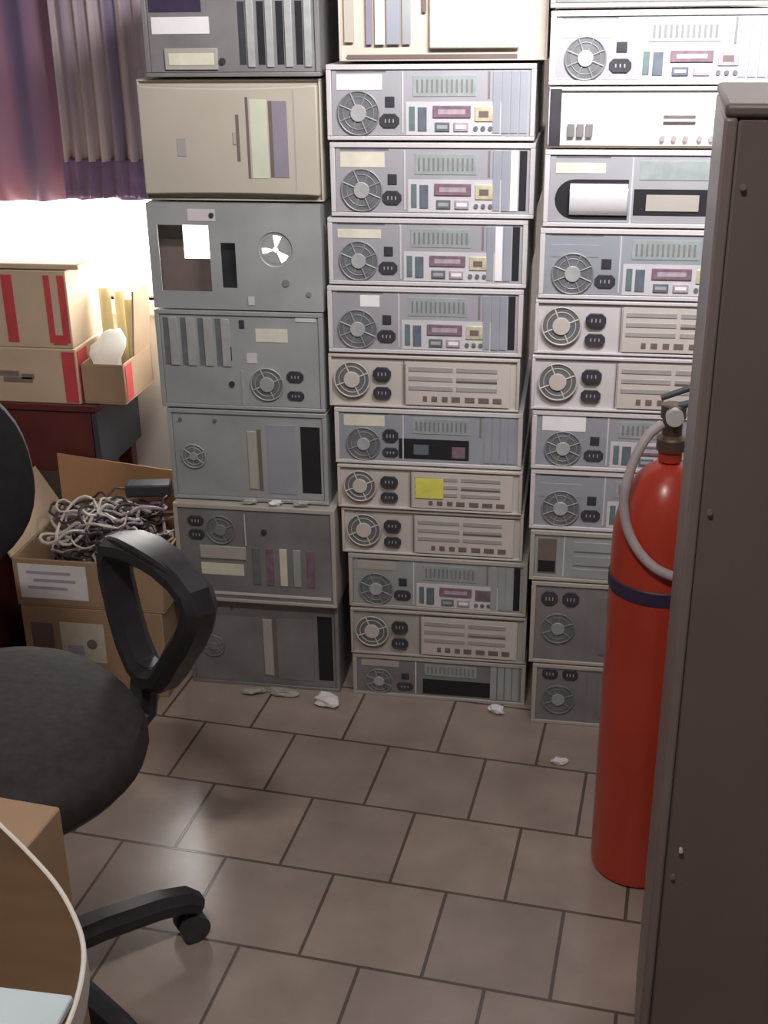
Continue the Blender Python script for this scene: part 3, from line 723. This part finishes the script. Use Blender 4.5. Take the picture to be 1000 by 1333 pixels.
# open carton at the right end of the table
bC, a, b, h = carton('carton', 'small open carton at the table end, its inside glowing with window light', -1.10, -1.000, 2.455, 2.64, .5665, .660, 'cardboard', 0, GC, True)
def flap(parent, pts, m, t=.004):
    # a bent sheet: four corners, given thickness
    bm = bmesh.new(); vs = [bm.verts.new(p_) for p_ in pts]; bm.faces.new(vs)
    me = bpy.data.meshes.new('flap'); bm.to_mesh(me); bm.free(); me.materials.append(M[m])
    o = bpy.data.objects.new('flap', me); COL.objects.link(o); o.parent = parent
    s = o.modifiers.new('board', 'SOLIDIFY'); s.thickness = t; s.offset = 0
    return o
flap(bC, [(a-.002,-b+.075,h),(a-.002,b,h),(a+.006,b+.0,h+.15),(a+.004,-b+.09,h+.145)], 'cardboard')
MB().box(a, a+.0012, -b+.01, -b+.05, .006, h-.006).build('red_band', 'redprint', bC)
for k, (x, y, hh_) in enumerate(((-1.079,2.585,.235),(-1.049,2.60,.225),(-1.02,2.585,.21))):
    o = MB().lathe([(.006,0),(.0135,0),(.0135,hh_),(.006,hh_),(.006,0)], (0,0,0), 20).build('paper_roll', 'roll')
    o.location = (x, y, .571)
    tag(o, ('pale paper roll nearest the striped carton, standing in the small open box', 'middle pale paper roll standing in the small open box', 'pale paper roll at the right, standing in the small open box')[k], 'paper roll', 'paper rolls in the open box')

rnd = random.Random(21); bm = bmesh.new(); bmesh.ops.create_icosphere(bm, subdivisions=3, radius=1)
for v in bm.verts:
    k = 1 + .10*math.sin(7*v.co.x+5*v.co.z) + rnd.uniform(-.12,.04); v.co = Vector((v.co.x*.040*k + max(0,v.co.z)*.024, v.co.y*.026*k, v.co.z*.058*k))
for f in bm.faces: f.smooth = True
me = bpy.data.meshes.new('plastic_bag'); bm.to_mesh(me); bm.free(); me.materials.append(M['bag'])
o = bpy.data.objects.new('plastic_bag', me); COL.objects.link(o); o.location = (-1.052, 2.492, .676)
tag(o, 'white crumpled plastic bag stuffed in the small open carton', 'bag')
# low maroon chest left of the cable box
lc = thing('low_chest', 'low dark maroon chest left of the cable cartons, partly behind the chair back', 'chest', (-1.40, 2.29, 0))
MB().box(-.19,.165,-.13,.13,.02,.325).build('body', 'maroon', lc, .003)
MB().box(-.195,.170,-.135,.135,.325,.342).build('lid', 'maroon', lc, .003)
MB().box(-.18,.155,-.12,.12,0,.02).build('plinth', 'tableedge', lc)
# cartons on the floor, cable box on top
b2, a, b, h = carton('carton', 'brown carton on the floor under the cable box, pictured label on its front', -1.165, -.845, 2.15, 2.43, 0, .205, 'cardboard', 0, GC)
o = MB().box(-a+.085, -a+.185, -b-.0012, -b, .075, .170).build('picture_label', 'creampaper', b2)
MB().cyl((-a+.155, -b-.0016, .12), (0,1,0), .012, .0012, 18).build('printed_picture', 'greyprint', o)
MB().box(-a+.10, -a+.135, -b-.0020, -b-.0010, .09, .115).build('printed_picture', 'lilac', o)
MB().box(-a+.018, -a+.068, -b-.0012, -b, .075, .165).build('printed_patch', 'groove', b2)
b1, a, b, h = carton('carton', 'open carton heaped with tangled cables, white label on its front', -1.170, -.838, 2.15, 2.43, .206, .318, 'cardboard', 0, GC, True)
o = MB().box(-a+.012, -a+.165, -b-.0014, -b, .020, .100).build('white_label', 'white', b1)
for z, x0, x1 in ((.078,.03,.13),(.060,.045,.14),(.042,.03,.12)): MB().box(-a+x0, -a+x1, -b-.0022, -b-.0012, z, z+.007).build('print_line', 'lilac', o)
flap(b1, [(-a,-b,h),(-a,b,h),(-a-.060,b,h+.10),(-a-.050,-b+.02,h+.075)], 'cardboardlight')
flap(b1, [(-a,b-.002,h),(a,b-.002,h),(a+.01,b+.03,h+.085),(-a,b-.0,h+.135)], 'cardboardorange')
flap(b1, [(a-.002,-b,h),(a-.002,b,h),(a+.004,b,h+.03),(a+.005,-b,h+.02)], 'cardboardorange')
rnd = random.Random(11)
def cables(name, m, n, seed):
    rnd = random.Random(seed); mb = MB()
    for k in range(n):
        cx, cy = rnd.uniform(-1.09, -.92), rnd.uniform(2.21, 2.37)
        rx, ry = rnd.uniform(.025, .075), rnd.uniform(.02, .055); zc = rnd.uniform(.27, .375); th = rnd.uniform(0, PI); tl = rnd.uniform(-.5,.5)
        pts = []
        n_ = rnd.randint(14, 24); span = rnd.uniform(3.5, 9)
        for i in range(n_):
            u = i/(n_-1)*span; g = 1 + .18*math.sin(2.3*u+k)
            x = rx*g*math.cos(u); y = ry*g*math.sin(u)
            pts.append((min(-.850,max(-1.155, cx + x*math.cos(th)-y*math.sin(th))), min(2.42,max(2.162, cy + x*math.sin(th)+y*math.cos(th))), max(.222, zc + tl*x + .008*math.sin(3*u+k))))
        mb.tube(pts, rnd.uniform(.0022,.0038), 6)
    return mb.build(name, m)
cr = thing('cable_tangle', 'tangle of pale, lilac and dark cables heaped in the open carton', 'cables', (0,0,0)); cr['kind'] = 'stuff'
for nm, m, n, s_ in (('pale_cable', 'cablelight', 34, 1), ('dark_cable', 'cabledark', 34, 2), ('lilac_cable', 'cablelilac', 12, 3)):
    o = cables(nm, m, n, s_); o.parent = cr; o['kind'] = 'stuff'
adp = thing('power_adapter', 'black power adapter lying at the back of the cable heap', 'adapter', (-.935, 2.375, .385), .2)
MB().box(-.05, .05, -.022, .022, 0, .03).build('body', 'dark', adp, .005); MB().tube([(-.05,0,.015),(-.075,-.005,.02),(-.09,-.02,.005)], .003, 8).build('lead', 'cabledark', adp)

# ------------------------------------------------------------------ office chair
ch = thing('office_chair', 'black swivel office chair with loop armrests at the left, turned side-on', 'chair', (0,0,0))
CX, CY = -.770, 1.285
fwd = Vector((.76,-.65,0)).normalized(); lft = Vector((.65,.76,0)).normalized()
cc = Vector((CX, CY, 0))
def CP(f_, l_, z_): return cc + fwd*f_ + lft*l_ + Vector((0,0,z_))
def slab(name, m, parent, fn, n=3.0, a=.23, b=.23, t=.06, rings=6, crown=.012):
    # pillow: superellipse outline, rounded edge, slightly crowned; fn maps (u,v,w) to the room
    mb = MB(); bm = mb.bm; N = 48; L = []
    prof = [(.90,-.5),(.97,-.38),(1,-.1),(1,.1),(.97,.36),(.90,.5),(.72,.55),(.45,.58),(.2,.60)]
    for s_, w_ in prof:
        ring = []
        for k in range(N):
            an = 2*PI*k/N; cx, sy = math.cos(an), math.sin(an)
            rr_ = (abs(cx)**n + abs(sy)**n)**(-1/n)
            ring.append(bm.verts.new(fn(a*s_*rr_*cx, b*s_*rr_*sy, t*w_ + (crown*(w_-.5)*6 if w_ > .5 else 0))))
        L.append(ring)
    for A, B in zip(L, L[1:]):
        for k in range(N): bm.faces.new((A[k],A[(k+1)%N],B[(k+1)%N],B[k]))
    bm.faces.new(L[0][::-1]); bm.faces.new(L[-1])
    return mb.build(name, m, parent)
def SP(f_, l_, z_): return CP(f_, l_, z_) + Vector((-.022, .022, 0))
slab('seat', 'fabric', ch, lambda u,v,w: SP(u, v, .452 + w - (.9*max(0,u-.12)**2)*1.2), 2.5, .218, .212, .07)
slab('seat_pan', 'chairplastic', ch, lambda u,v,w: SP(u, v, .400 + w), 2.5, .19, .19, .03)
BT = math.radians(12)
def backfn(u, v, w):  # u up, v across, w thickness toward the front
    f_ = -.225 - math.sin(BT)*(u+.2) + w + .9*v*v
    return CP(f_, v, .765 + u*math.cos(BT))
slab('backrest', 'backfabric', ch, lambda u,v,w: backfn(u, v, w), 2.4, .165, .205, .055)
slab('back_shell', 'chairplastic', ch, lambda u,v,w: backfn(u, v, w-.036), 2.4, .155, .195, .02)
MB().sweep([CP(-.05,0,.35), CP(-.18,0,.35), CP(-.265,0,.40), CP(-.29,0,.52), CP(-.30,0,.70)], lft, .06, .016).build('back_bar', 'chairplastic', ch)
# arms
loop = [(-.107,.655),(-.06,.668),(-.012,.674),(.04,.674),(.083,.668),(.112,.655),(.118,.638),(.108,.61),(.085,.575),(.055,.54),(.028,.505),(.0,.475),(-.035,.462),(-.066,.470),(-.09,.50),(-.108,.545),(-.122,.60),(-.122,.635)]
for sgn in (1, -1):
    am = MB().sweep([CP(f_+.022, sgn*.262, z_) for f_,z_ in loop], lft, .052, .038, True).build('armrest', 'chairplastic', ch)
    MB().sweep([CP(-.085,sgn*.262,.670), CP(-.04,sgn*.262,.684), CP(.01,sgn*.262,.689), CP(.06,sgn*.262,.688), CP(.105,sgn*.262,.679)], lft, [.034,.05,.054,.05,.038], .012).build('arm_pad', 'chairplastic', am)
    MB().sweep([CP(-.03,sgn*.262,.485), CP(-.045,sgn*.262,.43), CP(-.05,sgn*.258,.39), CP(-.05,sgn*.22,.36), CP(-.05,sgn*.12,.352)], fwd, .055, .03).build('arm_support', 'chairplastic', am)
    MB().cyl(CP(-.05, sgn*.278, .405), lft, .010, .012, 16).build('arm_bolt', 'chrome', am)
# base
MB().cyl(CP(0,0,.345), (0,0,1), .05, .03, 24).build('tilt_box', 'chairplastic', ch)
MB().lathe([(0,.06),(.026,.06),(.026,.22),(.017,.22),(.017,.345),(0,.345)], cc, 24).build('gas_lift', 'chrome', ch)
MB().lathe([(0,.055),(.045,.055),(.05,.07),(.042,.105),(.03,.115),(0,.115)], cc, 28).build('base_hub', 'chairplastic', ch)
a0 = math.radians(41)
for k in range(5):
    an = a0 + k*2*PI/5; d = Vector((math.cos(an), math.sin(an), 0)); n_ = Vector((-d.y, d.x, 0))
    lg = MB().sweep([cc + d*.03 + Vector((0,0,.088)), cc + d*.12 + Vector((0,0,.090)), cc + d*.21 + Vector((0,0,.084)), cc + d*.255 + Vector((0,0,.074)), cc + d*.275 + Vector((0,0,.058))], n_, [.056,.052,.048,.046,.040], [.044,.044,.042,.038,.030]).build('leg', 'chairplastic', ch)
    e = cc + d*.262
    cs = MB()
    for q_ in (-.014, .014): cs.cyl(e + n_*q_ + Vector((0,0,.024)), n_, .024, .016, 20)
    cs.cyl(e + Vector((0,0,.05)), (0,0,1), .008, .03, 12).cyl(e+Vector((0,0,.024)), n_, .006, .03, 10)
    cs.build('caster', 'dark', lg)

# ------------------------------------------------------------------ desk in the lower left corner
dk = thing('desk', 'brown desk corner with rounded white edging at the lower left', 'desk', (-.9, .25, 0))
pts = [(-.5-.9, -.15), (-.5-.9, .93)]
E_ = [(-.62,.93),(-.52,.835),(-.455,.783),(-.410,.745),(-.380,.712),(-.358,.680),(-.345,.645),(-.338,.605),(-.336,.55)]
E_ = [Vector((x,y,0)) for x,y in E_]; E_ = smooth_path(E_, 4)
outline = [(-1.4,-.15),(-1.4,.93)] + [(v.x,v.y) for v in E_] + [(-.336,-.15)]
loc = [(x+.9, y-.25) for x,y in outline]
MB().prism(loc, .70, .724).build('desktop', 'deskwood', dk)
m = MB(); ed = [(v.x+.9, v.y-.25) for v in E_] + [(-.336+.9, -.15-.25)]
m.sweep([(x,y,.712) for x,y in ed], (0,0,1), .0265, .004).build('edge_band', 'edgeband', dk)
for x, y in ((-.42,-.33),(.50,-.33),(-.42,.60),(.40,.36)): MB().box(x-.02,x+.02,y-.02,y+.02,0,.70).build('leg', 'dark', dk, .002)
tag(MB().box(-.75,-.341,.20,.622,.7245,.732).build('folder', 'paleblue', None, .002), 'pale blue folder lying on the rounded desk corner', 'folder')
cbx = thing('carton', 'large plain carton standing on the floor behind the rounded desk corner', 'box', (-.53, 1.0, 0), math.radians(-6))
MB().box(-.25,0,-.30,0,0,.598).build('carton_body', 'cardboard', cbx, .003)
MB().box(-.25,-.0,-.175,-.125,.598,.599).build('tape', 'cardboardlight', cbx)

# ------------------------------------------------------------------ lights
wd = bpy.data.worlds.new('world'); scn.world = wd; wd.use_nodes = True
bg = wd.node_tree.nodes['Background']; bg.inputs['Color'].default_value = (1.0,.99,.96,1); bg.inputs['Strength'].default_value = 3.0
def area(name, loc, rot, sx, sy, power, col=(1,1,1)):
    l = bpy.data.lights.new(name, 'AREA'); l.shape = 'RECTANGLE'; l.size = sx; l.size_y = sy; l.energy = power; l.color = col
    o = bpy.data.objects.new(name, l); COL.objects.link(o); o.location = loc; o.rotation_euler = rot
    return o
# daylight entering by the window
area('daylight', ((WX0+WX1)/2, YB+.14, 1.05), (math.radians(90+12),0,PI), 1.25, .6, 40, (1,.97,.93))
# hanging lamp: a tilted tube fitting on two rods
LX, LY, LZ, LT = .22, 1.22, 1.98, math.radians(82)
cl = thing('hanging_lamp', 'white tube lamp hung on two rods, tilted toward the stacks', 'lamp', (LX, LY, LZ))
rm = Matrix.Rotation(LT, 3, 'X'); ax = rm @ Vector((0,0,-1))
MB().obox((0,0,0), (.66,.12,.035), rm).build('housing', 'frame', cl, .004)
MB().cyl(ax*.035, (1,0,0), .013, .60, 16).build('tube', 'tube', cl)
for k in (-.25, .25): MB().cyl((k, 0, (ZC-LZ)/2+.01), (0,0,1), .005, ZC-LZ-.02, 10).build('rod', 'chrome', cl)
area('lamp_light', Vector((LX,LY,LZ)) + ax*.055, (LT,0,0), .6, .08, 18, (1,.95,.98)).data.spread = math.radians(125)

# unseen lamp added on the ceiling as fill for desk and cabinet front
l2 = thing('added_fill_lamp', 'added unseen fill light, short white tube fitting on the ceiling near the desk', 'lamp', (-.30, .10, ZC))
MB().box(-.20,.20,-.04,.04,-.05,0).build('housing', 'frame', l2, .004)
MB().cyl((0,0,-.065), (1,0,0), .013, .36, 16).build('tube', 'tube', l2)
area('lamp_light', (-.30, .10, ZC-.085), (math.radians(8),0,0), .36, .06, 15, (1,.93,.88))

# ------------------------------------------------------------------ view
vs = scn.view_settings; vs.view_transform = 'Standard'; vs.look = 'None'; vs.gamma = 1; vs.use_curve_mapping = False; vs.exposure = 0.6
